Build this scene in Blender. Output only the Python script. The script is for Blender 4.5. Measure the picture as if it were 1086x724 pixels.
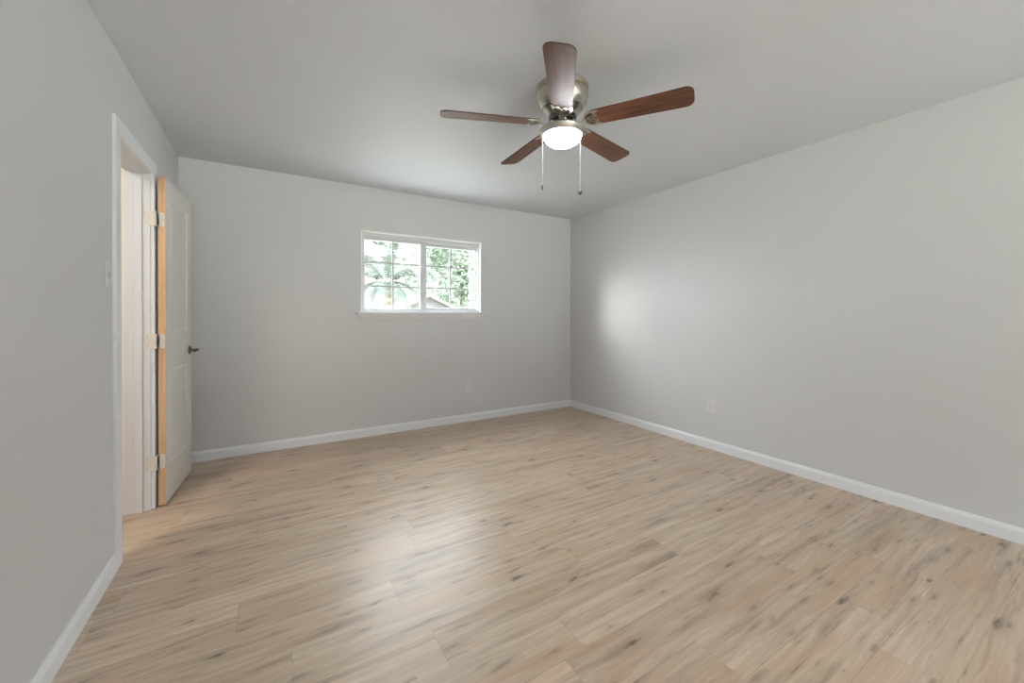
import bpy, bmesh, math, random
from mathutils import Vector, Matrix
for o in list(bpy.data.objects): bpy.data.objects.remove(o)
S = bpy.context.scene
COL = S.collection
PI = math.pi
R = math.radians

# ------------------------------------------------------------------ camera
W, H = 3.984, 2.44                      # room width, ceiling height; back wall y = 0, left wall x = 0
NEAR = -7.0                             # wall behind the camera
cam_d = bpy.data.cameras.new('camera'); cam = bpy.data.objects.new('camera', cam_d); COL.objects.link(cam)
yaw, pitch, roll, fpx, shp = 0.5454, -0.0054, 0.0020, 422.858, -26.18
F = Vector((math.sin(yaw)*math.cos(pitch), math.cos(yaw)*math.cos(pitch), math.sin(pitch)))
Rt = Vector((math.cos(yaw), -math.sin(yaw), 0)); Up = Rt.cross(F)
R2 = Rt*math.cos(roll)+Up*math.sin(roll); U2 = -Rt*math.sin(roll)+Up*math.cos(roll)
m = Matrix((R2, U2, -F)).transposed().to_4x4(); m.translation = Vector((0.6199, -4.0698, 1.1941))
cam.matrix_world = m
cam_d.sensor_fit = 'HORIZONTAL'; cam_d.sensor_width = 36; cam_d.lens = 36*fpx/1086
cam_d.shift_y = shp/1086; cam_d.clip_start = 0.02; cam_d.clip_end = 200
S.camera = cam

# ------------------------------------------------------------------ sky, lamps, exposure
SKY, HORIZON, SUN, GLOBE, HALL = 9.3, .72, 1.1, 25.0, 11.0
AUREOLE = 11.0
S.view_settings.view_transform = 'Standard'; S.view_settings.look = 'None'
S.view_settings.gamma = 1; S.view_settings.use_curve_mapping = False
S.view_settings.exposure = 1.34
wd = bpy.data.worlds.new('sky'); S.world = wd; wd.use_nodes = True
wd.node_tree.nodes['Background'].inputs[0].default_value = (0.92, 0.955, 1.0, 1)
# overcast sky, brighter towards the zenith, with the broad aureole of a hazy low sun
wt = wd.node_tree; tc_ = wt.nodes.new('ShaderNodeTexCoord'); vm_ = wt.nodes.new('ShaderNodeVectorMath'); vm_.operation = 'DOT_PRODUCT'
vm_.inputs[1].default_value = Vector((-.80, .60, .17)).normalized()
mp_ = wt.nodes.new('ShaderNodeMapRange'); mp_.interpolation_type = 'SMOOTHSTEP'
for i_, q_ in enumerate((math.cos(R(32)), math.cos(R(8)), 0, AUREOLE)): mp_.inputs[i_+1].default_value = q_
sp_ = wt.nodes.new('ShaderNodeSeparateXYZ'); wt.links.new(tc_.outputs['Generated'], sp_.inputs[0])
mz_ = wt.nodes.new('ShaderNodeMapRange'); mz_.interpolation_type = 'SMOOTHSTEP'
for i_, q_ in enumerate((.14, .60, HORIZON, SKY)): mz_.inputs[i_+1].default_value = q_
ad_ = wt.nodes.new('ShaderNodeMath'); wt.links.new(sp_.outputs[2], mz_.inputs[0]); wt.links.new(mz_.outputs[0], ad_.inputs[0]); wt.links.new(mp_.outputs[0], ad_.inputs[1])
wt.links.new(tc_.outputs['Generated'], vm_.inputs[0]); wt.links.new(vm_.outputs['Value'], mp_.inputs[0]); wt.links.new(ad_.outputs[0], wt.nodes['Background'].inputs[1])
sl = bpy.data.lights.new('sun', 'SUN'); so = bpy.data.objects.new('sun', sl); COL.objects.link(so)
sl.energy = SUN; sl.angle = R(13); sl.color = (1, .95, .86)
so.rotation_euler = Vector((.90, -.42, -.17)).to_track_quat('-Z', 'Y').to_euler()
def area(name, loc, rot, sx, sy, power, color, portal=False):
    l = bpy.data.lights.new(name, 'AREA'); o = bpy.data.objects.new(name, l); COL.objects.link(o)
    l.shape = 'RECTANGLE'; l.size = sx; l.size_y = sy; l.energy = power; l.color = color
    o.location = loc; o.rotation_euler = rot
    l.cycles.is_portal = portal
    return o
N2 = (0.25, 3.65, 0.30, 2.00)           # unseen window, added behind the camera to let in daylight: x0 x1 z0 z1
area('window_light', (2.02, .16, 1.61), (R(-90), 0, 0), 1.29, .79, 1, (1, 1, 1), True)
area('added_window_portal', (1.95, NEAR-.16, 1.15), (R(90), 0, 0), 3.4, 1.7, 1, (1, 1, 1), True)  # portal for the added window, guides sampling only
hl = area('hall_lamp', (-.78, -2.1, 2.41), (0, 0, 0), .5, .5, HALL, (1, .90, .79))
S.cycles.max_bounces = 16; S.cycles.diffuse_bounces = 8; S.cycles.transparent_max_bounces = 24
S.cycles.sample_clamp_indirect = 8; S.cycles.use_denoising = True
try: S.cycles.denoising_prefilter = 'ACCURATE'
except Exception: pass

# ------------------------------------------------------------------ materials
def pmat(name, col, rough=.5, metal=0., spec=.5, coat=0., coat_rough=.1):
    mt = bpy.data.materials.new(name); mt.use_nodes = True
    b = mt.node_tree.nodes['Principled BSDF']
    b.inputs['Base Color'].default_value = (*col, 1); b.inputs['Roughness'].default_value = rough
    b.inputs['Metallic'].default_value = metal; b.inputs['Specular IOR Level'].default_value = spec
    b.inputs['Coat Weight'].default_value = coat; b.inputs['Coat Roughness'].default_value = coat_rough
    return mt
class NG:
    """small helper to write node graphs"""
    def __init__(s, mt): s.t = mt.node_tree; s.b = s.t.nodes['Principled BSDF']
    def n(s, typ, **kw):
        nd = s.t.nodes.new(typ)
        for k, v in kw.items(): setattr(nd, k, v)
        return nd
    def put(s, sock, v):
        if isinstance(v, bpy.types.NodeSocket): s.t.links.new(v, sock)
        elif v is not None: sock.default_value = v
    def m(s, op, a, b=None, c=None):
        nd = s.n('ShaderNodeMath', operation=op)
        for i, v in enumerate((a, b, c)): s.put(nd.inputs[i], v)
        return nd.outputs[0]
    def vec(s, x, y, z=0.):
        nd = s.n('ShaderNodeCombineXYZ')
        for i, v in enumerate((x, y, z)): s.put(nd.inputs[i], v)
        return nd.outputs[0]
    def noise(s, v, scale, detail=4., rough=.5, dist=0.):
        nd = s.n('ShaderNodeTexNoise'); s.put(nd.inputs['Vector'], v)
        for k, q in (('Scale', scale), ('Detail', detail), ('Roughness', rough), ('Distortion', dist)): nd.inputs[k].default_value = q
        return nd.outputs[0]
    def ramp(s, f, pts):
        nd = s.n('ShaderNodeValToRGB'); s.put(nd.inputs[0], f); e = nd.color_ramp.elements
        while len(e) < len(pts): e.new(.5)
        for el, (p, c) in zip(e, pts): el.position = p; el.color = (*c, 1) if len(c) == 3 else c
        return nd.outputs[0]
    def rng(s, v, a, b, c, d):
        nd = s.n('ShaderNodeMapRange'); s.put(nd.inputs[0], v)
        for i, q in enumerate((a, b, c, d)): nd.inputs[i+1].default_value = q
        return nd.outputs[0]
    def mix(s, f, a, b, mode='MIX'):
        nd = s.n('ShaderNodeMix', data_type='RGBA', blend_type=mode)
        s.put(nd.inputs[0], f)
        for i, v in ((6, a), (7, b)): s.put(nd.inputs[i], (*v, 1) if isinstance(v, tuple) and len(v) == 3 else v)
        return nd.outputs[2]
    def bump(s, h, strength, dist):
        nd = s.n('ShaderNodeBump'); nd.inputs['Strength'].default_value = strength; nd.inputs['Distance'].default_value = dist
        s.put(nd.inputs['Height'], h); s.t.links.new(nd.outputs[0], s.b.inputs['Normal'])

def wall_paint(name, col, rough):
    mt = pmat(name, col, rough); g = NG(mt)
    pos = g.n('ShaderNodeNewGeometry').outputs['Position']
    a = g.noise(pos, 70, 3, .55); b = g.noise(pos, 9, 2, .5)
    g.bump(g.m('ADD', a, g.m('MULTIPLY', b, .6)), .10, .004)
    return mt
M = {}
M['wall'] = wall_paint('wall_paint', (.600, .595, .602), .5)
M['ceiling'] = wall_paint('ceiling_paint', (.60, .607, .648), .6)
M['hall'] = wall_paint('hall_paint', (.74, .70, .635), .5)
M['trim'] = pmat('trim_paint', (.74, .75, .775), .35)
M['door'] = pmat('door_paint', (.68, .655, .62), .38)
M['jamb'] = pmat('jamb_paint', (.66, .67, .69), .4)
M['vinyl'] = pmat('window_vinyl', (.60, .605, .62), .35)
M['bead'] = pmat('window_bead', (.84, .83, .80), .4)
M['hinge'] = pmat('painted_hinge', (.66, .62, .56), .4)
M['bronze'] = pmat('aged_bronze', (.20, .17, .13), .32, 1)
M['nickel'] = pmat('brushed_nickel', (.60, .56, .49), .30, 1)
M['nickel2'] = pmat('satin_nickel', (.56, .53, .50), .34, 1)
M['brass'] = pmat('brass_line', (.55, .42, .20), .3, 1)
M['dark'] = pmat('dark_slot', (.03, .03, .03), .6)
M['plate'] = pmat('white_plastic', (.655, .65, .635), .35)
M['slot'] = pmat('slot_shadow', (.20, .19, .18), .6)
M['chain'] = pmat('bead_chain', (.30, .295, .285), .45, .3)
M['fob'] = pmat('dark_fob', (.10, .095, .09), .4, .5)
mt = pmat('raw_wood_edge', (.62, .40, .235), .6); g = NG(mt)
pos = g.n('ShaderNodeNewGeometry').outputs['Position']; sp = g.n('ShaderNodeSeparateXYZ'); g.put(sp.inputs[0], pos)
nz = g.noise(g.vec(g.m('MULTIPLY', sp.outputs[0], 120), g.m('MULTIPLY', sp.outputs[1], 120), g.m('MULTIPLY', sp.outputs[2], 4)), 1, 4)
g.put(g.b.inputs['Base Color'], g.ramp(nz, [(.3, (.55, .34, .19)), (.7, (.68, .45, .275))])); M['rawwood'] = mt

# glass: thin pane, mostly clear with a fresnel reflection
mt = bpy.data.materials.new('window_glass'); mt.use_nodes = True; t = mt.node_tree; t.nodes.clear()
o_ = t.nodes.new('ShaderNodeOutputMaterial'); mx = t.nodes.new('ShaderNodeMixShader'); tr = t.nodes.new('ShaderNodeBsdfTransparent')
gl = t.nodes.new('ShaderNodeBsdfGlossy'); gl.inputs['Roughness'].default_value = .02; lw = t.nodes.new('ShaderNodeLayerWeight'); pw = t.nodes.new('ShaderNodeMath'); pw.operation = 'POWER'; pw.inputs[1].default_value = 5
fr = t.nodes.new('ShaderNodeMath'); fr.operation = 'MULTIPLY_ADD'; fr.inputs[1].default_value = .96; fr.inputs[2].default_value = .035; lw.inputs[0].default_value = .5
t.links.new(lw.outputs['Facing'], pw.inputs[0]); t.links.new(pw.outputs[0], fr.inputs[0])
tr.inputs[0].default_value = (.96, .98, .97, 1)
t.links.new(fr.outputs[0], mx.inputs[0]); t.links.new(tr.outputs[0], mx.inputs[1]); t.links.new(gl.outputs[0], mx.inputs[2]); t.links.new(mx.outputs[0], o_.inputs[0]); M['glass'] = mt

# lamp globe
mt = pmat('lit_globe', (.9, .9, .9), .3); b = mt.node_tree.nodes['Principled BSDF']
b.inputs['Emission Color'].default_value = (.93, .96, 1, 1); b.inputs['Emission Strength'].default_value = GLOBE; M['globe'] = mt

# vinyl plank floor
def plank_floor():
    mt = pmat('oak_vinyl_plank', (.4, .3, .22), .4); g = NG(mt)
    pos = g.n('ShaderNodeNewGeometry').outputs['Position']; sp = g.n('ShaderNodeSeparateXYZ'); g.put(sp.inputs[0], pos)
    x, y = sp.outputs[0], sp.outputs[1]
    PW, PL = .182, 1.22
    v = g.m('DIVIDE', g.m('ADD', y, 10.09), PW); row = g.m('FLOOR', v); fv = g.m('FRACT', v)
    wn = g.n('ShaderNodeTexWhiteNoise', noise_dimensions='1D'); g.put(wn.inputs['W'], row)
    u = g.m('ADD', g.m('DIVIDE', x, PL), g.m('MULTIPLY', wn.outputs['Value'], 7.3)); colm = g.m('FLOOR', u); fu = g.m('FRACT', u)
    wn2 = g.n('ShaderNodeTexWhiteNoise', noise_dimensions='2D'); g.put(wn2.inputs['Vector'], g.vec(row, colm))
    rs = g.n('ShaderNodeSeparateColor'); g.put(rs.inputs[0], wn2.outputs['Color']); ra, rb, rc = rs.outputs
    ox, oy = g.m('MULTIPLY', ra, 60), g.m('MULTIPLY', rb, 60)
    # cathedral figure
    wob = g.noise(g.vec(g.m('ADD', g.m('MULTIPLY', x, 1.1), ox), g.m('ADD', g.m('MULTIPLY', y, 6.5), oy), rc), 1.6, 3, .5)
    fig = g.noise(g.vec(g.m('ADD', g.m('MULTIPLY', x, .95), ox), g.m('ADD', g.m('MULTIPLY', y, 24), g.m('MULTIPLY', wob, 2.6)), oy), 1.5, 7, .66, .15)
    fine = g.noise(g.vec(g.m('ADD', g.m('MULTIPLY', x, 6), ox), g.m('ADD', g.m('MULTIPLY', y, 170), oy), rc), 1.0, 4, .65)
    base = g.ramp(fig, [(.24, (.30, .222, .158)), (.40, (.462, .363, .272)), (.56, (.565, .457, .352)), (.76, (.675, .567, .452))])
    warm = g.mix(g.m('MULTIPLY', g.rng(wob, .47, .64, 0, 1), .55), base, (.505, .355, .232))
    tint = g.ramp(rc, [(0., (.90, .88, .86)), (.35, (1., .99, .98)), (.7, (.96, .955, .95)), (1., (1.07, 1.055, 1.04))])
    c = g.mix(1., warm, tint, 'MULTIPLY')
    c = g.mix(1., c, g.ramp(fine, [(.3, (.91, .905, .90)), (.62, (1.05, 1.05, 1.05))]), 'MULTIPLY')
    # long dark mineral streaks
    stn = g.noise(g.vec(g.m('ADD', g.m('MULTIPLY', x, 2.3), oy), g.m('ADD', g.m('MULTIPLY', y, 30), ox), g.m('MULTIPLY', wob, 1.5)), 1.0, 5, .6)
    stm = g.noise(g.vec(g.m('ADD', g.m('MULTIPLY', x, 1.2), ox), g.m('ADD', g.m('MULTIPLY', y, 5), oy), 3.), 1.3, 2)
    st = g.m('MULTIPLY', g.rng(stn, .57, .70, 0, 1), g.rng(stm, .48, .62, 0, 1))
    c = g.mix(g.m('MULTIPLY', st, .75), c, (.18, .13, .095))
    # knots: short dark strokes along the grain, some in clusters
    def knots(fx, fy, lo, s0, s1, seed, dark, amt, c):
        vo = g.n('ShaderNodeTexVoronoi', feature='F1', voronoi_dimensions='2D'); vo.inputs['Scale'].default_value = 1.0
        n1 = g.m('MULTIPLY', g.m('SUBTRACT', g.noise(g.vec(g.m('MULTIPLY', x, 14), g.m('MULTIPLY', y, 40), seed), 1, 4, .65), .5), .26)
        g.put(vo.inputs['Vector'], g.vec(g.m('ADD', g.m('ADD', g.m('MULTIPLY', x, fx), ox), n1), g.m('ADD', g.m('ADD', g.m('MULTIPLY', y, fy), oy), g.m('MULTIPLY', n1, 1.3)), 0.))
        vc = g.n('ShaderNodeSeparateColor'); g.put(vc.inputs[0], vo.outputs['Color'])
        on = g.rng(vc.outputs[0], lo, lo+.30, 0, 1)
        size = g.m('ADD', g.m('MULTIPLY', vc.outputs[1], s1), s0)
        kd = g.m('DIVIDE', vo.outputs['Distance'], size)
        kn = g.m('MULTIPLY', g.rng(kd, .15, 1.0, 1, 0), on); halo = g.m('MULTIPLY', g.rng(kd, .5, 3.0, 1, 0), on)
        c = g.mix(g.m('MULTIPLY', halo, amt*.38), c, (.25, .175, .12))
        return g.mix(g.m('MULTIPLY', kn, amt), c, dark)
    c = knots(2.0, 8.0, .42, .025, .105, 1.7, (.11, .078, .058), .85, c)
    c = knots(4.6, 21., .52, .04, .20, 5.1, (.19, .138, .104), .60, c)
    c = knots(1.1, 15., .45, .05, .28, 9.4, (.27, .20, .15), .55, c)
    # plank joints
    ey = g.m('MULTIPLY', g.m('MINIMUM', fv, g.m('SUBTRACT', 1., fv)), PW); ex = g.m('MULTIPLY', g.m('MINIMUM', fu, g.m('SUBTRACT', 1., fu)), PL)
    ed = g.rng(g.m('MINIMUM', ey, ex), .0006, .0022, 1, 0)
    c = g.mix(g.m('MULTIPLY', ed, .22), c, (.13, .092, .068))
    g.put(g.b.inputs['Base Color'], c)
    g.put(g.b.inputs['Roughness'], g.rng(fine, .2, .8, .30, .42))
    g.bump(g.m('SUBTRACT', g.m('MULTIPLY', fine, .35), ed), .25, .0012)
    return mt
M['floor'] = plank_floor()

# fan blade veneer (grain along local x)
mt = pmat('walnut_veneer', (.1, .04, .02), .46, 0, .45, .05, .3); g = NG(mt)
oc = g.n('ShaderNodeTexCoord').outputs['Object']; sp = g.n('ShaderNodeSeparateXYZ'); g.put(sp.inputs[0], oc)
oi = g.n('ShaderNodeObjectInfo').outputs['Random']
n1 = g.noise(g.vec(g.m('ADD', g.m('MULTIPLY', sp.outputs[0], 3), g.m('MULTIPLY', oi, 40)), g.m('MULTIPLY', sp.outputs[1], 38), 0.), 1.2, 5, .6, .6)
n2 = g.noise(g.vec(g.m('MULTIPLY', sp.outputs[0], 18), g.m('MULTIPLY', sp.outputs[1], 300), oi), 1, 3)
c = g.ramp(n1, [(.3, (.052, .018, .010)), (.5, (.115, .042, .020)), (.72, (.20, .078, .036))])
c = g.mix(1., c, g.ramp(n2, [(.3, (.8, .8, .8)), (.7, (1.1, 1.1, 1.1))]), 'MULTIPLY'); g.put(g.b.inputs['Base Color'], c)
M['veneer'] = mt; M['blade_edge'] = pmat('blade_edge', (.06, .025, .015), .4)

def noisy(name, c0, c1, scale, rough=.8):
    mt = pmat(name, c0, rough); g = NG(mt); pos = g.n('ShaderNodeNewGeometry').outputs['Position']
    g.put(g.b.inputs['Base Color'], g.ramp(g.noise(pos, scale, 4), [(.35, c0), (.65, c1)])); return mt
M['leaf'] = noisy('tree_leaves', (.115, .16, .107), (.21, .26, .188), 2.5)
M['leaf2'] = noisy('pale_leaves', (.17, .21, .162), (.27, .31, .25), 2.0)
M['palm'] = noisy('palm_fronds', (.045, .06, .047), (.08, .10, .08), 4)
M['bark'] = noisy('bark', (.13, .11, .09), (.22, .19, .16), 12)
M['grass'] = noisy('pale_ground', (.42, .43, .38), (.52, .53, .48), 6)  # pale neutral ground, lightened to bounce daylight up to the ceiling
M['stucco'] = noisy('white_stucco', (.15, .15, .148), (.19, .19, .187), 9)
M['shingle'] = noisy('tan_shingle', (.26, .24, .19), (.34, .31, .26), 10)
M['fence'] = noisy('fence_boards', (.20, .19, .165), (.26, .245, .21), 5)

# ------------------------------------------------------------------ helpers
def obj(name, bm, mats, parent=None, smooth=False, loc=None, bevel=0, seg=2):
    bmesh.ops.recalc_face_normals(bm, faces=bm.faces)
    me = bpy.data.meshes.new(name); bm.to_mesh(me); bm.free()
    for q in (mats if isinstance(mats, (list, tuple)) else [mats]): me.materials.append(q)
    if smooth:
        me.polygons.foreach_set('use_smooth', [True]*len(me.polygons))
        try: me.set_sharp_from_angle(angle=R(35))
        except Exception: pass
    o = bpy.data.objects.new(name, me); COL.objects.link(o)
    if parent: o.parent = parent
    if loc: o.location = loc
    if bevel:
        md = o.modifiers.new('bevel', 'BEVEL'); md.width = bevel; md.segments = seg; md.limit_method = 'ANGLE'; md.angle_limit = R(40)
    return o
def box(bm, x0, x1, y0, y1, z0, z1, mi=0):
    vs = [bm.verts.new((x, y, z)) for x in (x0, x1) for y in (y0, y1) for z in (z0, z1)]
    for f in ((0,1,3,2), (4,6,7,5), (0,4,5,1), (2,3,7,6), (0,2,6,4), (1,5,7,3)):
        bm.faces.new([vs[i] for i in f]).material_index = mi
    return vs
def boxes(*bs):
    bm = bmesh.new()
    for q in bs: box(bm, *q)
    return bm
def lathe(prof, n=48, bm=None, mi=0, c=(0, 0, 0), cap=True):
    bm = bm or bmesh.new(); rings = []
    for r, z in prof:
        rings.append([bm.verts.new((c[0]+r*math.cos(2*PI*i/n), c[1]+r*math.sin(2*PI*i/n), c[2]+z)) for i in range(n)] if r > 1e-5 else [bm.verts.new((c[0], c[1], c[2]+z))])
    for a, b in zip(rings, rings[1:]):
        for i in range(n):
            j = (i+1) % n
            if len(a) == 1 and len(b) == 1: continue
            if len(a) == 1: f = bm.faces.new((a[0], b[i], b[j]))
            elif len(b) == 1: f = bm.faces.new((a[i], a[j], b[0]))
            else: f = bm.faces.new((a[i], a[j], b[j], b[i]))
            f.material_index = mi
    if cap:
        for rg in (rings[0], rings[-1]):
            if len(rg) > 2: bm.faces.new(rg).material_index = mi
    return bm
def tube(pts, rad, n=8, bm=None, mi=0, flat=1.0):
    bm = bm or bmesh.new(); pts = [Vector(q) for q in pts]; rings = []
    for i, q in enumerate(pts):
        t = (pts[min(i+1, len(pts)-1)]-pts[max(i-1, 0)]).normalized()
        a = t.cross(Vector((0, 0, 1)));
        if a.length < 1e-3: a = Vector((1, 0, 0))
        a.normalize(); b = a.cross(t)
        r = rad[i] if isinstance(rad, (list, tuple)) else rad
        rings.append([bm.verts.new(q+a*math.cos(2*PI*k/n)*r+b*math.sin(2*PI*k/n)*r*flat) for k in range(n)])
    for a, b in zip(rings, rings[1:]):
        for k in range(n): bm.faces.new((a[k], a[(k+1) % n], b[(k+1) % n], b[k])).material_index = mi
    for rg in (rings[0], rings[-1]): bm.faces.new(rg).material_index = mi
    return bm
def prism(pts, z0, z1, bm=None, mi=0, side=None):
    """extrude a 2-D outline in z"""
    bm = bm or bmesh.new(); n = len(pts)
    a = [bm.verts.new((x, y, z0)) for x, y in pts]; b = [bm.verts.new((x, y, z1)) for x, y in pts]
    bm.faces.new(a).material_index = mi; bm.faces.new(b).material_index = mi
    for i in range(n): bm.faces.new((a[i], a[(i+1) % n], b[(i+1) % n], b[i])).material_index = mi if side is None else side
    return bm
def ribbon(pts, w, z0, z1, bm):
    """flat bar following a 2-D polyline"""
    pts = [Vector(q) for q in pts]; L, Rr = [], []
    for i, q in enumerate(pts):
        t = (pts[min(i+1, len(pts)-1)]-pts[max(i-1, 0)]).normalized(); nn = Vector((-t.y, t.x))
        L.append(q+nn*w/2); Rr.append(q-nn*w/2)
    for i in range(len(pts)-1):
        prism([L[i], L[i+1], Rr[i+1], Rr[i]], z0, z1, bm)
def rrect(w, h, r, n=5):
    out = []
    for cx, cy, a0 in ((w/2-r, h/2-r, 0), (-w/2+r, h/2-r, 90), (-w/2+r, -h/2+r, 180), (w/2-r, -h/2+r, 270)):
        for k in range(n+1):
            a = R(a0+90*k/n); out.append((cx+r*math.cos(a), cy+r*math.sin(a)))
    return out
def xform(bm, mtx): bmesh.ops.transform(bm, matrix=mtx, verts=bm.verts); return bm
def empty(name, loc=(0, 0, 0), rz=0):
    o = bpy.data.objects.new(name, None); COL.objects.link(o); o.location = loc; o.rotation_euler = (0, 0, rz); o.empty_display_size = .1; return o
def tag(o, label, cat, group=None):
    o['label'] = label; o['category'] = cat
    if group: o['group'] = group
    return o
def struct(o): o['kind'] = 'structure'; return o
def copy_tree(o, parent=None):
    c = o.copy(); COL.objects.link(c)
    if parent: c.parent = parent
    for ch in list(o.children): copy_tree(ch, c)
    return c

# ------------------------------------------------------------------ room shell
HX, HY = -1.25, -.862                    # hall: far side wall and end wall
Dn, Df, Dh = -1.474, -.865, 2.045        # doorway: near jamb, far jamb, head
X0, X1, Z0, Z1 = 1.380, 2.668, 1.222, 2.004   # window opening
struct(obj('floor', boxes((HX-.1, W+.15, NEAR-.15, .14, -.12, 0)), M['floor']))
struct(obj('ceiling', boxes((HX-.1, W+.15, NEAR-.15, .14, H, H+.12)), M['ceiling']))
T = .14
struct(obj('wall_back', boxes((-.115, X0, 0, T, 0, H), (X1, W+.12, 0, T, 0, H), (X0, X1, 0, T, 0, Z0), (X0, X1, 0, T, Z1, H)), M['wall']))
struct(obj('wall_right', boxes((W, W+.12, NEAR, 0, 0, H)), M['wall']))
JT = .018
struct(obj('wall_left', boxes((-.115, 0, NEAR, Dn-JT, 0, H), (-.115, 0, Df+JT, 0, 0, H), (-.115, 0, Dn-JT, Df+JT, Dh+JT, H)), M['wall']))
struct(obj('wall_near', boxes((-.115, N2[0], NEAR-T, NEAR, 0, H), (N2[1], W+.12, NEAR-T, NEAR, 0, H), (N2[0], N2[1], NEAR-T, NEAR, 0, N2[2]), (N2[0], N2[1], NEAR-T, NEAR, N2[3], H)), M['wall']))
struct(obj('wall_hall', boxes((HX-.1, HX, NEAR-T, HY+.1, 0, H), (HX, -.1155, HY, HY+.1, 0, H), (HX, -.1155, NEAR-T, NEAR, 0, H)), M['hall']))

def baseboard(name, a, b, n):
    """a->b along the wall, n = direction into the room"""
    a, b, n = Vector(a), Vector(b), Vector(n); bm = bmesh.new()
    pr = [(0, 0), (.0125, 0), (.0125, .062), (.0105, .068), (.0065, .078), (.004, .083), (0, .083)]
    ra = [bm.verts.new((a.x+n.x*d, a.y+n.y*d, z)) for d, z in pr]; rb = [bm.verts.new((b.x+n.x*d, b.y+n.y*d, z)) for d, z in pr]
    k = len(pr)
    for i in range(k): bm.faces.new((ra[i], ra[(i+1) % k], rb[(i+1) % k], rb[i]))
    bm.faces.new(ra); bm.faces.new(rb)
    return struct(obj(name, bm, M['trim']))
CW, CT = .072, .016                      # casing width, thickness
baseboard('baseboard_back', (0, 0), (W, 0), (0, -1))
baseboard('baseboard_right', (W, 0), (W, NEAR), (-1, 0))
baseboard('baseboard_left', (0, NEAR), (0, Dn-CW), (1, 0))
baseboard('baseboard_left', (0, Df+CW), (0, -.0126), (1, 0))
baseboard('baseboard_near', (0, NEAR), (W, NEAR), (0, 1))

# doorway trim: jambs with stop, casing
bm = boxes((-.115, 0, Dn-JT, Dn, 0, Dh), (-.115, 0, Df, Df+JT, 0, Dh), (-.115, 0, Dn-JT, Df+JT, Dh, Dh+JT))
for q in ((-.075, -.037, Dn, Dn+.011, 0, Dh-.011), (-.075, -.037, Df-.011, Df, 0, Dh-.011), (-.075, -.037, Dn, Df, Dh-.011, Dh)): box(bm, *q)
struct(obj('trim_1', bm, M['jamb'], bevel=.0015))
def casing(y0, y1, z0, z1, head=False):
    return (0, CT, y0, y1, z0, z1)
bm = bmesh.new()
def cas_leg(yin, s, t):
    pr = [(0, 0), (t-.002, 0), (t-.0005, .003), (t, .02), (t, .05), (t, CW-.004), (t-.002, CW), (0, CW)]
    lo = [bm.verts.new((d, yin+s*w, .004)) for d, w in pr]; hi = [bm.verts.new((d, yin+s*w, Dh+w)) for d, w in pr]; k = len(pr)
    for i in range(k): bm.faces.new((lo[i], lo[(i+1) % k], hi[(i+1) % k], hi[i]))
    bm.faces.new(lo); return hi
ha = cas_leg(Dn, -1, .0145); hb = cas_leg(Df+.007, 1, .0185)
for i in range(len(ha)): bm.faces.new((ha[i], ha[(i+1) % len(ha)], hb[(i+1) % len(ha)], hb[i]))
struct(obj('trim_2', bm, M['trim']))

# ------------------------------------------------------------------ door leaf, folded back against the left wall
DW, DT, DZ0, DZ1 = .612, .0355, .012, 2.038
door = struct(empty('door_1', (.066, -.845, 0), math.atan2(.046, .622)*-1))
# local: +y along the leaf from the hinge edge, x = 0 the visible face, leaf body towards -x
def door_leaf():
    bm = bmesh.new()
    panels = [(.105, DW-.105, .238, .838), (.105, DW-.105, 1.052, 1.932)]
    ys = [0, .105, DW-.105, DW]; zs = [DZ0, .238, .838, 1.052, 1.932, DZ1]
    for side, x, s in ((0, 0., 1), (1, -DT, -1)):
        for i in range(3):
            for j in range(5):
                y0, y1, z0, z1 = ys[i], ys[i+1], zs[j], zs[j+1]
                if i == 1 and j in (1, 3):
                    prev = None                          # moulded panel: cove, groove, raised field
                    for off, dx in ((0, 0), (.007, -.003), (.016, -.0085), (.024, -.0085), (.040, -.0035), (.052, -.002)):
                        rg = [bm.verts.new((x+s*dx, yy, zz)) for yy, zz in ((y0+off, z0+off), (y1-off, z0+off), (y1-off, z1-off), (y0+off, z1-off))]
                        if prev:
                            for k in range(4): bm.faces.new((prev[k], prev[(k+1) % 4], rg[(k+1) % 4], rg[k]))
                        prev = rg
                    bm.faces.new(prev)
                else:
                    bm.faces.new([bm.verts.new((x, yy, zz)) for yy, zz in ((y0, z0), (y1, z0), (y1, z1), (y0, z1))])
    for y, mi in ((0, 1), (DW, 0)):
        bm.faces.new([bm.verts.new((xx, y, zz)) for xx, zz in ((0, DZ0), (-DT, DZ0), (-DT, DZ1), (0, DZ1))]).material_index = mi
    for z in (DZ0, DZ1):
        bm.faces.new([bm.verts.new((xx, yy, z)) for xx, yy in ((0, 0), (-DT, 0), (-DT, DW), (0, DW))])
    bmesh.ops.remove_doubles(bm, verts=bm.verts, dist=1e-5)
    return bm
leaf = obj('door_leaf', door_leaf(), [M['door'], M['rawwood']], door)
leaf['label'] = 'two-panel painted leaf with a bare wood hinge edge'
# lever handle on the visible face
hnd = empty('door_handle', (0, .553, .927)); hnd.parent = door
rz = lambda bm: xform(bm, Matrix.Rotation(R(90), 4, 'Y'))
obj('rosette', rz(lathe([(.0, 0), (.032, 0), (.033, .004), (.030, .009), (.020, .012), (0, .012)], 32)), M['bronze'], hnd, True)
obj('neck', rz(lathe([(.010, .01), (.0095, .03), (.011, .05), (0, .052)], 20)), M['bronze'], hnd, True)
obj('lever', tube([(.047, .012, 0), (.050, -.01, .001), (.052, -.04, .002), (.051, -.075, -.001), (.049, -.105, -.004), (.047, -.112, -.004)], [.009, .0095, .0085, .0075, .007, .004], 12, flat=1.15), M['bronze'], hnd, True)
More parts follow.
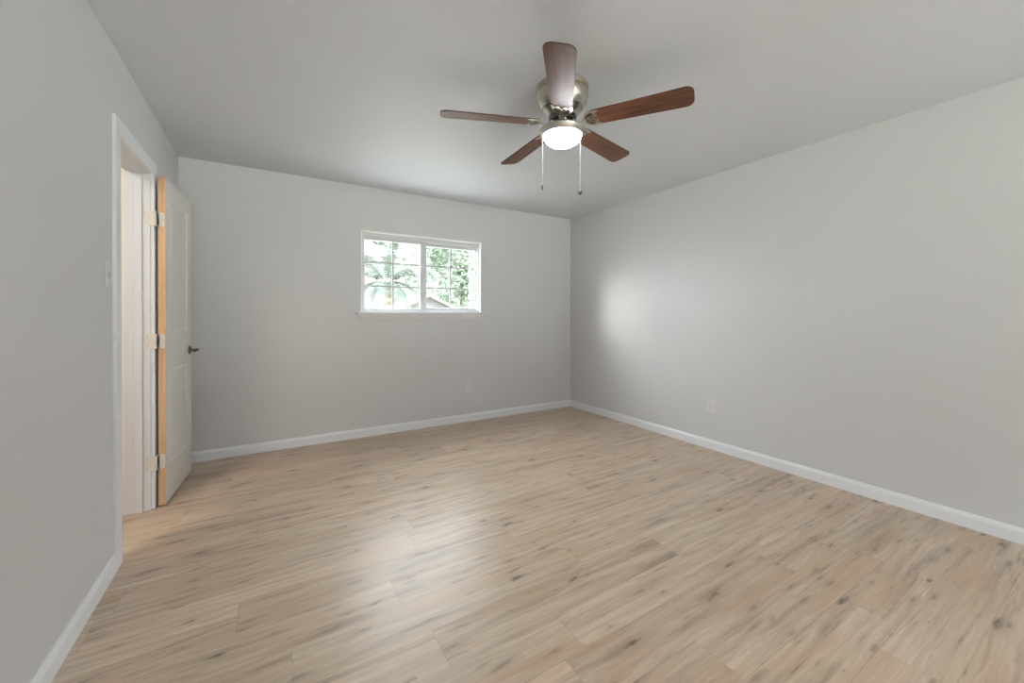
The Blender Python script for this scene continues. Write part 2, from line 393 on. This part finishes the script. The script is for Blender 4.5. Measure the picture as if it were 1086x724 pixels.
# hinges: a plate on the door edge, a plate on the jamb, a knuckle between them
PX, PY = .0225, -.8690                     # pin
for zc in (1.775, 1.027, .284):
    hg = empty('hinge', (PX, PY, zc))
    hg.parent = door; hg.matrix_parent_inverse = Matrix.Identity(4)
    inv = (Matrix.Translation(door.location) @ Matrix.Rotation(door.rotation_euler.z, 4, 'Z')).inverted()
    hg.location = inv @ Vector((PX, PY, zc)); hg.rotation_euler = (0, 0, -door.rotation_euler.z)
    def leafplate(y, x0, x1):
        w = x1-x0
        bm = prism(rrect(w, .089, .012), 0, .0022)
        xform(bm, Matrix.Translation(((x0+x1)/2-PX, y-PY, 0)) @ Matrix.Rotation(R(90), 4, 'X'))
        return bm
    a = leafplate(-.8455, .026, .0635); xform(a, Matrix.Rotation(0, 4, 'Z'))
    obj('hinge_plate', a, M['hinge'], hg, bevel=.0006)
    bqm = leafplate(Df-.0003, -.026, .017)
    obj('hinge_plate', bqm, M['hinge'], hg, bevel=.0006)
    kn = lathe([(0, -.0445), (.0062, -.0445), (.0062, .0445), (0, .0445)], 16)
    box(kn, -.010, .0, .0013, .0035, -.0445, .0445); box(kn, .0, .014, .0213, .0235, -.0445, .0445); box(kn, -.001, .0012, .0013, .0235, -.0445, .0445)
    obj('knuckle', kn, M['hinge'], hg, True)
    sc = bmesh.new()
    for (sx, sy, yy) in ((.036, .028, -.8477), (.053, 0, -.8477), (.036, -.028, -.8477), (-.016, .028, Df-.0025), (-.004, 0, Df-.0025), (-.016, -.028, Df-.0025)):
        k = lathe([(0, 0), (.0042, 0), (.0042, .0008), (0, .0012)], 12)
        xform(k, Matrix.Translation((sx-PX, yy-PY, sy)) @ Matrix.Rotation(R(90), 4, 'X'))
        me = bpy.data.meshes.new('k'); k.to_mesh(me); k.free(); sc.from_mesh(me); bpy.data.meshes.remove(me)
    obj('screws', sc, M['nickel2'], hg, True)

# ------------------------------------------------------------------ window in the back wall
def ring(x0, x1, z0, z1, l, r, b, t, y0, y1):
    return boxes((x0, x0+l, y0, y1, z0, z1), (x1-r, x1, y0, y1, z0, z1), (x0+l, x1-r, y0, y1, z0, z0+b), (x0+l, x1-r, y0, y1, z1-t, z1))
win = struct(empty('window_1', (0, 0, 0)))
obj('window_frame', ring(X0+.001, X1-.001, Z0+.001, Z1-.001, .019, .019, .017, .042, .034, .105), M['vinyl'], win, bevel=.002)
def sash(x0, x1, z0, z1, l, r, b, t, y, mx, mz):
    s = obj('sash', ring(x0, x1, z0, z1, l, r, b, t, y, y+.022), M['vinyl'], win, bevel=.0025)
    gx0, gx1, gz0, gz1 = x0+l, x1-r, z0+b, z1-t
    bm = boxes((gx0-.004, gx1+.004, y+.0095, y+.0125, gz0-.004, gz1+.004)); obj('pane', bm, M['glass'], s)
    w = .0085
    bm = boxes((mx-w, mx+w, y+.003, y+.0085, gz0, gz1)); obj('muntin', bm, M['vinyl'], s)
    for q in mz: obj('muntin', boxes((gx0, mx-w, y+.003, y+.0085, q-w, q+w), (mx+w, gx1, y+.003, y+.0085, q-w, q+w)), M['vinyl'], s)
    return s
s1 = sash(1.400, 2.022, 1.240, 1.961, .017, .047, .011, .030, .042, 1.693, (1.711, 1.475))
s2 = sash(2.000, 2.648, 1.240, 1.961, .057, .013, .026, .038, .068, 2.331, (1.714, 1.479))
obj('sash_pull', boxes((1.990, 1.998, .034, .0418, 1.262, 1.938)), M['vinyl'], s1, bevel=.002)
lt = boxes((1.988, 2.012, .028, .0418, 1.688, 1.722), (1.982, 1.992, .020, .030, 1.696, 1.714)); obj('latch', lt, M['plate'], win, bevel=.003)
scf = boxes((2.583, 2.630, .112, .124, 1.245, 1.955), (1.42, 2.583, .112, .124, 1.245, 1.250)); obj('screen_frame', scf, M['vinyl'], win, bevel=.002)
for zq in (1.782, 1.352): obj('screen_clip', boxes((2.570, 2.586, .108, .120, zq-.011, zq+.011)), M['fob'], win, bevel=.002)
struct(obj('trim_5', boxes((X0-.009, X0+.004, -.006, .03, Z0, Z1+.009), (X1-.004, X1+.009, -.006, .03, Z0, Z1+.009), (X0+.004, X1-.004, -.006, .03, Z1-.004, Z1+.009)), M['bead'], bevel=.002))
# stool and apron
bm = boxes((1.326, 2.746, -.045, 0, 1.204, 1.222), (X0, X1, 0, .034, 1.204, 1.2225))
struct(obj('trim_3', bm, M['trim'], bevel=.003))
bm = bmesh.new()
top = [bm.verts.new(q) for q in ((1.334, 0, 1.204), (1.334, -.039, 1.204), (2.738, -.039, 1.204), (2.738, 0, 1.204))]
mid = [bm.verts.new(q) for q in ((1.346, 0, 1.192), (1.346, -.035, 1.192), (2.726, -.035, 1.192), (2.726, 0, 1.192))]
bot = [bm.verts.new(q) for q in ((1.396, 0, 1.142), (1.396, -.008, 1.142), (2.686, -.008, 1.142), (2.686, 0, 1.142))]
for a, b in ((top, mid), (mid, bot)):
    for i in range(4): bm.faces.new((a[i], a[(i+1) % 4], b[(i+1) % 4], b[i]))
bm.faces.new(top); bm.faces.new(bot)
struct(obj('trim_4', bm, M['trim']))
# added window behind the camera, sized for the daylight fill
w2 = struct(empty('added_window', (0, 0, 0))); yq = NEAR-.10
obj('window_frame', ring(N2[0], N2[1], N2[2], N2[3], .05, .05, .05, .05, yq, yq+.06), M['vinyl'], w2)
obj('mullion', boxes((1.97, 2.03, yq, yq+.06, N2[2]+.05, N2[3]-.05)), M['vinyl'], w2)
obj('pane', boxes((N2[0]+.05, 1.97, yq+.025, yq+.03, N2[2]+.05, N2[3]-.05)), M['glass'], w2)
obj('pane', boxes((2.03, N2[1]-.05, yq+.025, yq+.03, N2[2]+.05, N2[3]-.05)), M['glass'], w2)

# ------------------------------------------------------------------ ceiling fan
FC = Vector((1.993, -2.336, H))
fan = tag(empty('ceiling_fan', FC), 'brushed nickel flush ceiling fan with five walnut blades and a lit bowl light', 'ceiling fan')
bm = lathe([(.128, 0), (.139, -.002), (.142, -.006), (.142, -.022), (.139, -.028), (.1385, -.036), (.141, -.040), (.141, -.052), (.138, -.068), (.131, -.088), (.122, -.104), (.114, -.114), (.110, -.118)], 64)
obj('motor_housing', bm, M['nickel'], fan, True)
obj('trim_band', lathe([(.1390, -.030), (.1412, -.031), (.1412, -.035), (.1388, -.036)], 64, cap=False), M['brass'], fan, True)
vt = lathe([(.108, -.116), (.098, -.126), (.070, -.158), (.0, -.158)], 64, mi=1, cap=False)
for k in range(40):
    a = 2*PI*k/40; q = bmesh.new()
    box(q, -.0046, .0046, -.002, .002, 0, 1)
    for vtx in q.verts:
        f = vtx.co.z; r0 = .112-.036*f; z0 = -.117-.041*f
        vtx.co = Vector((r0*math.cos(a)-vtx.co.x*math.sin(a)+vtx.co.y*math.cos(a), r0*math.sin(a)+vtx.co.x*math.cos(a)+vtx.co.y*math.sin(a), z0))
    me = bpy.data.meshes.new('k'); q.to_mesh(me); q.free(); vt.from_mesh(me); bpy.data.meshes.remove(me)
for prof in ([(.109, -.1155), (.114, -.116), (.113, -.121), (.107, -.121)], [(.080, -.152), (.083, -.156), (.079, -.162), (.070, -.162)]): lathe(prof, 64, vt, 0, cap=False)
obj('vent_ring', vt, [M['nickel'], M['dark']], fan, True)
obj('flywheel', lathe([(.0, -.158), (.072, -.158), (.074, -.163), (.074, -.184), (.068, -.189), (0, -.189)], 48), M['fob'], fan, True)
obj('switch_housing', lathe([(.0, -.188), (.052, -.188), (.057, -.192), (.057, -.214), (.060, -.219), (.066, -.225), (.066, -.230), (0, -.230)], 48), M['nickel2'], fan, True)
kit = obj('light_fitter', lathe([(.0, -.229), (.060, -.229), (.085, -.231), (.116, -.236), (.1265, -.238), (.1285, -.242), (.1275, -.246), (.1080, -.267), (.1055, -.267), (.104, -.262), (0, -.250)], 64), M['nickel2'], fan, True)
prof = [(.1048*math.sin(t_), -.260-.064*math.cos(t_)) for t_ in [PI/2*k/14 for k in range(14, -1, -1)]]; prof[-1] = (0, prof[-1][1])
obj('globe', lathe(prof, 64, cap=False), M['globe'], kit, True)['label'] = 'glowing white frosted glass bowl'
# pull chains at the two sides of the fitter
for (dr_, zb, kind) in ((-.109, 1.905, 0), (.0985, 1.882, 1)):
    px, py = Rt.x*dr_, Rt.y*dr_
    ztop, z1_ = -.257, zb-H
    pr = []; z = ztop; n_ = int((ztop-z1_)/.0045)
    for k in range(n_):
        zz = ztop-(ztop-z1_)*k/n_; st = (ztop-z1_)/n_
        pr += [(.0005, zz), (.0012, zz-st*.3), (.0012, zz-st*.7)]
    pr.append((.0008, z1_))
    ch = obj('pull_chain', lathe(pr, 6, c=(px, py, 0)), M['chain'], fan, True)
    if kind == 0: fb = lathe([(0, .0), (.003, -.001), (.0048, -.006), (.0048, -.022), (.003, -.026), (0, -.027)], 16, c=(px, py, z1_))
    else: fb = lathe([(0, .002), (.003, .001), (.0085, -.004), (.012, -.012), (.012, -.018), (.0085, -.026), (.003, -.030), (0, -.031)], 20, c=(px, py, z1_))
    obj('fob', fb, M['fob'], ch, True)
# blades
def blade_outline():
    r0, r1, w0, w1, pts = .128, .660, .112, .138, []
    up = [(r0, 0), (r0+.003, .018), (r0+.012, .036), (r0+.028, .049), (r0+.048, w0/2)]
    cr = .040
    up += [(r1-cr, w1/2)] + [(r1-cr+cr*math.sin(R(a)), w1/2-cr+cr*math.cos(R(a))) for a in (15, 30, 45, 60, 75, 90)]
    return up + [(x, -y) for x, y in reversed(up) if y > 0]
ph0 = 0.882+PI
for k in range(5):
    if k == 0:
        bl = obj('blade', prism(blade_outline(), -.003, .003, side=1), [M['veneer'], M['blade_edge']], fan, bevel=.0012)
        ir = bmesh.new()                       # pierced, scalloped iron under the root of the blade
        zA, zB = -.0066, -.0031
        half = [(.198, .050), (.176, .0515), (.155, .047), (.139, .034), (.131, .017), (.1285, 0)]
        ribbon(half+[(x, -y) for x, y in reversed(half[:-1])], .011, zA, zB, ir)
        sc = [(.204, .052), (.186, .040), (.180, .031), (.190, .022), (.193, .018), (.176, .010), (.170, 0)]
        ribbon(sc+[(x, -y) for x, y in reversed(sc[:-1])], .009, zA, zB, ir)
        ribbon([(.130, 0), (.172, 0)], .010, zA, zB, ir)
        for s in (-1, 1): ribbon([(.142, s*.012), (.160, s*.018), (.182, s*.031)], .007, zA, zB, ir)
        for q in ((.152, 0), (.178, .044), (.178, -.044)): lathe([(0, -.010), (.005, -.009), (.006, -.0064), (0, -.0064)], 12, ir, c=(q[0], q[1], 0))
        tube([(.135, 0, -.004), (.124, 0, -.005), (.114, 0, -.011), (.106, 0, -.018), (.094, 0, -.018), (.080, 0, -.008), (.066, 0, .008)], [.011, .0115, .011, .0105, .011, .012, .013], 10, ir, flat=.5)
        ribbon([(.060, -.020), (.060, .020)], .018, .004, .011, ir)
        obj('blade_iron', ir, M['nickel'], bl, True)
    else:
        bl = copy_tree(blade0, fan)
    if k == 0: blade0 = bl
    bl.location = (0, 0, 2.24-H)
    bl.rotation_euler = (Matrix.Rotation(ph0+k*2*PI/5, 3, 'Z') @ Matrix.Rotation(R(-12), 3, 'X')).to_euler()

# ------------------------------------------------------------------ wall plates
def outlet(loc, rz_, label):
    """local: plate in the x-z plane, facing -y"""
    e = tag(empty('wall_outlet', loc, rz_), label, 'outlet', 'white duplex outlets low on the walls')
    rx = lambda bm: xform(bm, Matrix.Rotation(R(90), 4, 'X'))
    obj('cover_plate', rx(prism(rrect(.072, .117, .006), 0.0002, .0055)), M['plate'], e, bevel=.002)
    for s in (-1, 1):
        rcp = obj('receptacle', rx(prism([(x, y+s*.0195) for x, y in rrect(.034, .029, .011)], .0055, .0072)), M['plate'], e, bevel=.0006)
        bm = bmesh.new()
        for dx, hh in ((-.0065, .0045), (.0065, .0036)): box(bm, dx-.0011, dx+.0011, -.0076, -.0070, s*.0195-hh+.003, s*.0195+hh+.003)
        bm2 = lathe([(0, .0070), (.0024, .0070), (.0024, .0076), (0, .0076)], 12); xform(bm2, Matrix.Translation((0, 0, s*.0195-.008)) @ Matrix.Rotation(R(90), 4, 'X'))
        me = bpy.data.meshes.new('k'); bm2.to_mesh(me); bm2.free(); bm.from_mesh(me); bpy.data.meshes.remove(me)
        obj('slots', bm, M['slot'], rcp)
    k = lathe([(0, .0055), (.0032, .0055), (.0028, .0066), (0, .0068)], 14); obj('screw', rx(k), M['nickel2'], e, True)
    return e
outlet((2.511, 0, .385), 0, 'white outlet on the back wall, below and past the window sill end')
outlet((W, -1.952, .383), R(-90), 'white outlet on the long right wall without a window')
sw = tag(empty('light_switch', (0, -1.606, 1.368), R(90)), 'white toggle light switch plate on left wall beside the doorway', 'light switch')
bm = prism(rrect(.072, .117, .006), .0002, .0055); xform(bm, Matrix.Rotation(R(90), 4, 'X')); obj('cover_plate', bm, M['plate'], sw, bevel=.002)
bm = boxes((-.005, .005, -.0062, -.0055, -.012, .012)); obj('toggle_slot', bm, M['slot'], sw)
bm = boxes((-.0035, .0035, -.017, -.0055, -.004, .005)); xform(bm, Matrix.Rotation(R(0), 4, 'X')); obj('toggle', bm, M['plate'], sw, bevel=.001)
for s in (-1, 1):
    k = lathe([(0, .0055), (.0032, .0055), (.0028, .0066), (0, .0068)], 14); xform(k, Matrix.Translation((0, 0, s*.030)) @ Matrix.Rotation(R(90), 4, 'X')); obj('screw', k, M['nickel2'], sw, True)
bmp = tag(empty('wall_bumper', (.150, 0, .374)), 'small round white door bumper low on back wall beside the open door', 'door bumper')
rx = lambda bm: xform(bm, Matrix.Rotation(R(90), 4, 'X'))
obj('base_disc', rx(lathe([(0, .0002), (.024, .0002), (.024, .003), (.021, .006), (0, .007)], 32)), M['plate'], bmp, True)
obj('cap', rx(lathe([(.016, .006), (.016, .014), (.013, .020), (.006, .022), (0, .022)], 24)), M['plate'], bmp, True)
gr = tag(empty('air_grille', (-.135, HY, .008)), 'louvred return air grille low on the hall wall seen through the doorway', 'vent')
bm = ring(-.36, 0, 0, .245, .022, .022, .022, .022, -.010, -.0003); obj('grille_frame', bm, M['hinge'], gr, bevel=.002)
bm = boxes((-.338, -.022, -.002, -.0004, .022, .223)); obj('back_panel', bm, M['slot'], gr)
bm = bmesh.new()
for k in range(13):
    q = bmesh.new(); box(q, -.337, -.023, -.006, .002, -.001, .001); xform(q, Matrix.Translation((0, -.0055, .03+k*.0155)) @ Matrix.Rotation(R(35), 4, 'X'))
    me = bpy.data.meshes.new('k'); q.to_mesh(me); q.free(); bm.from_mesh(me); bpy.data.meshes.remove(me)
obj('louvres', bm, M['hinge'], gr)

# ------------------------------------------------------------------ outside the window
GZ = -.35
struct(obj('ground', boxes((-40, 60, -40, 60, GZ-.1, GZ)), M['grass']))
random.seed(4)
def frond(bm, base, az, length, rise, droop, width, n=16):
    """arched rachis with leaflets both sides"""
    d = Vector((math.cos(az), math.sin(az), 0)); side = Vector((-d.y, d.x, 0)); pts = []
    for i in range(n+1):
        s = i/n; pts.append(Vector(base)+d*length*(s-.18*s*s*droop)+Vector((0, 0, rise*s-droop*length*.62*s*s)))
    tube(pts, [.016*(1-.8*i/n)+.003 for i in range(n+1)], 5, bm)
    for i in range(2, n*2):
        s = i/(n*2); a = pts[min(int(s*n), n-1)].lerp(pts[min(int(s*n)+1, n)], s*n-int(s*n)); tg = (pts[min(int(s*n)+1, n)]-pts[int(s*n)]).normalized()
        ll = width*math.sin(PI*min(1, .18+s*.82))**.6*random.uniform(.85, 1.1)
        for q in (-1, 1):
            tip = a+side*q*ll*.75+tg*ll*.55-Vector((0, 0, ll*random.uniform(.3, .55)))
            w = tg*.016; md_ = a.lerp(tip, .5)+Vector((0, 0, .02))
            bm.faces.new([bm.verts.new(a-w), bm.verts.new(md_-w*1.2), bm.verts.new(tip), bm.verts.new(md_+w*1.2), bm.verts.new(a+w)])
def palm(loc, label):
    e = tag(empty('palm_tree', loc), label, 'palm tree')
    h = 1.95-GZ
    obj('trunk', lathe([(.24, 0), (.19, .15)]+[(.17+.018*(i % 2), .2+(h-.3)*i/22) for i in range(23)]+[(.22, h-.06), (.12, h+.1), (0, h+.12)], 14), M['bark'], e)
    spec = [(-31, 1.55, 1.35, 1.30), (-12, 1.45, 1.05, 1.35), (-60, 1.35, 1.15, 1.25), (149, 1.55, 1.45, 1.25), (120, 1.40, 1.05, 1.20), (172, 1.45, 1.10, 1.30),
            (60, 1.40, 1.50, .90), (95, 1.30, 1.60, .95), (20, 1.50, 1.60, 1.0), (-95, 1.25, 1.55, 1.0), (205, 1.35, 1.55, 1.05),
            (150, 1.05, .12, 1.05), (-25, 1.10, .10, 1.05), (-75, .95, .02, 1.15), (-120, .90, .0, 1.2), (215, .95, .05, 1.1), (-50, .80, -.15, 1.2)]
    for az, ln, rs, dr in spec:
        bm = bmesh.new(); az = R(az)
        frond(bm, (.07*math.cos(az), .07*math.sin(az), h+.02), az, ln, rs, dr, .24)
        obj('frond', bm, M['palm'], e)
    return e
palm((3.00, 5.6, GZ), 'drooping palm tree with arched fronds outside the window in front of white house')
def tree(loc, h, rad, leafm, label, seed, n=9500, group='leafy trees outside the window'):
    rnd = random.Random(seed); e = tag(empty('leafy_tree', loc), label, 'tree', group)
    bm = tube([(0, 0, 0), (.05, .02, h*.25), (.0, .05, h*.5), (.05, 0, h*.75)], [.20, .16, .11, .05], 9)
    for k in range(7):
        a = k*2.4; z = h*(.34+.06*k); tube([(0, 0, z), (rad*.35*math.cos(a), rad*.35*math.sin(a), z+h*.08), (rad*.7*math.cos(a), rad*.7*math.sin(a), z+h*.2)], [.07, .05, .02], 6, bm)
    obj('trunk', bm, M['bark'], e)
    cl = [(Vector((rnd.uniform(-1, 1)*rad*.7, rnd.uniform(-1, 1)*rad*.7, h*rnd.uniform(.16, .92))), rad*rnd.uniform(.28, .5)) for _ in range(32)]
    bm = bmesh.new()
    for i in range(n):
        c, r = cl[i % len(cl)]; d = Vector((rnd.gauss(0, 1), rnd.gauss(0, 1), rnd.gauss(0, 1))).normalized()
        q = c+d*r*rnd.uniform(.55, 1.05); u = Vector((rnd.gauss(0, 1), rnd.gauss(0, 1), rnd.gauss(0, .6))).normalized(); v_ = u.orthogonal().normalized(); s = rnd.uniform(.07, .13)*(rad/2)**.8
        bm.faces.new([bm.verts.new(q-u*s), bm.verts.new(q+v_*s*.45), bm.verts.new(q+u*s), bm.verts.new(q-v_*s*.45)])
    obj('foliage', bm, leafm, e)
tree((9.3, 15.4, GZ), 7.0, 2.25, M['leaf'], 'green leafy tree outside, filling the window panes nearest the room corner', 1)
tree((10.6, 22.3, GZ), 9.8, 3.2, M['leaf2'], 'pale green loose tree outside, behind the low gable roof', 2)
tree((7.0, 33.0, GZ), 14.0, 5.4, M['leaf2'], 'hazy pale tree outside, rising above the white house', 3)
# neighbour's white house behind the palm
hs = tag(empty('neighbour_house', (3.7, 13.3, GZ)), 'white stucco house outside the window, behind the palm fronds', 'house')
obj('house_wall', boxes((-4.5, 1.7, 0, 6, 0, 3.95)), M['stucco'], hs)
bm = prism([(-5, -.5), (2.1, -.5), (2.1, 6.5), (-5, 6.5)], 3.95, 4.1); 
pk = [bm.verts.new((-3.2, 3, 5.2)), bm.verts.new((.3, 3, 5.2))]; cs = [bm.verts.new(q) for q in ((-5, -.5, 4.1), (2.1, -.5, 4.1), (2.1, 6.5, 4.1), (-5, 6.5, 4.1))]
for f in ((cs[0], cs[1], pk[1], pk[0]), (cs[1], cs[2], pk[1]), (cs[2], cs[3], pk[0], pk[1]), (cs[3], cs[0], pk[0])): bm.faces.new(f)
obj('house_roof', bm, M['stucco'], hs)
obj('house_vent', boxes((.52, 1.0, -.03, 0, 3.70, 3.80)), M['fob'], hs)
obj('porch_roof', boxes((.35, 1.7, -.9, 0, 2.78, 2.98)), M['shingle'], hs)
# small gabled shed
sh = tag(empty('garden_shed', (5.55, 10.0, GZ)), 'low tan gable-roofed shed outside, low behind the window meeting rail', 'shed')
obj('shed_wall', boxes((-1.5, 1.5, 0, 2.4, 0, 1.5)), M['stucco'], sh)
bm = bmesh.new()
for a, b in ((-.25, 0), (2.6, 0)): pass
pr = [(-1.75, 1.40), (0, 2.20), (1.75, 1.40), (1.75, 1.48), (0, 2.28), (-1.75, 1.48)]
A = [bm.verts.new((x, -.25, z)) for x, z in pr]; B = [bm.verts.new((x, 2.6, z)) for x, z in pr]
for i in range(6): bm.faces.new((A[i], A[(i+1) % 6], B[(i+1) % 6], B[i]))
bm.faces.new(A); bm.faces.new(B); obj('shed_roof', bm, M['shingle'], sh)
bm = bmesh.new(); bm.faces.new([bm.verts.new(q) for q in ((-1.5, 0, 1.5), (1.5, 0, 1.5), (0, 0, 2.18))]); bm.faces.new([bm.verts.new(q) for q in ((-1.5, .05, 1.5), (1.5, .05, 1.5), (0, .05, 2.18))])
obj('gable', bm, M['stucco'], sh)
# board fence along the yard
fe = tag(empty('board_fence', (-2, 8.2, GZ)), 'pale board fence across the yard outside the window', 'fence')
bm = bmesh.new()
for k in range(100): box(bm, k*.142, k*.142+.136, 0, .02, .03, 1.62+.01*(k % 3))
obj('boards', bm, M['fence'], fe)
bm = boxes((0, 14.2, .02, .06, .4, .49), (0, 14.2, .02, .06, 1.3, 1.39)); obj('rail', bm, M['fence'], fe)
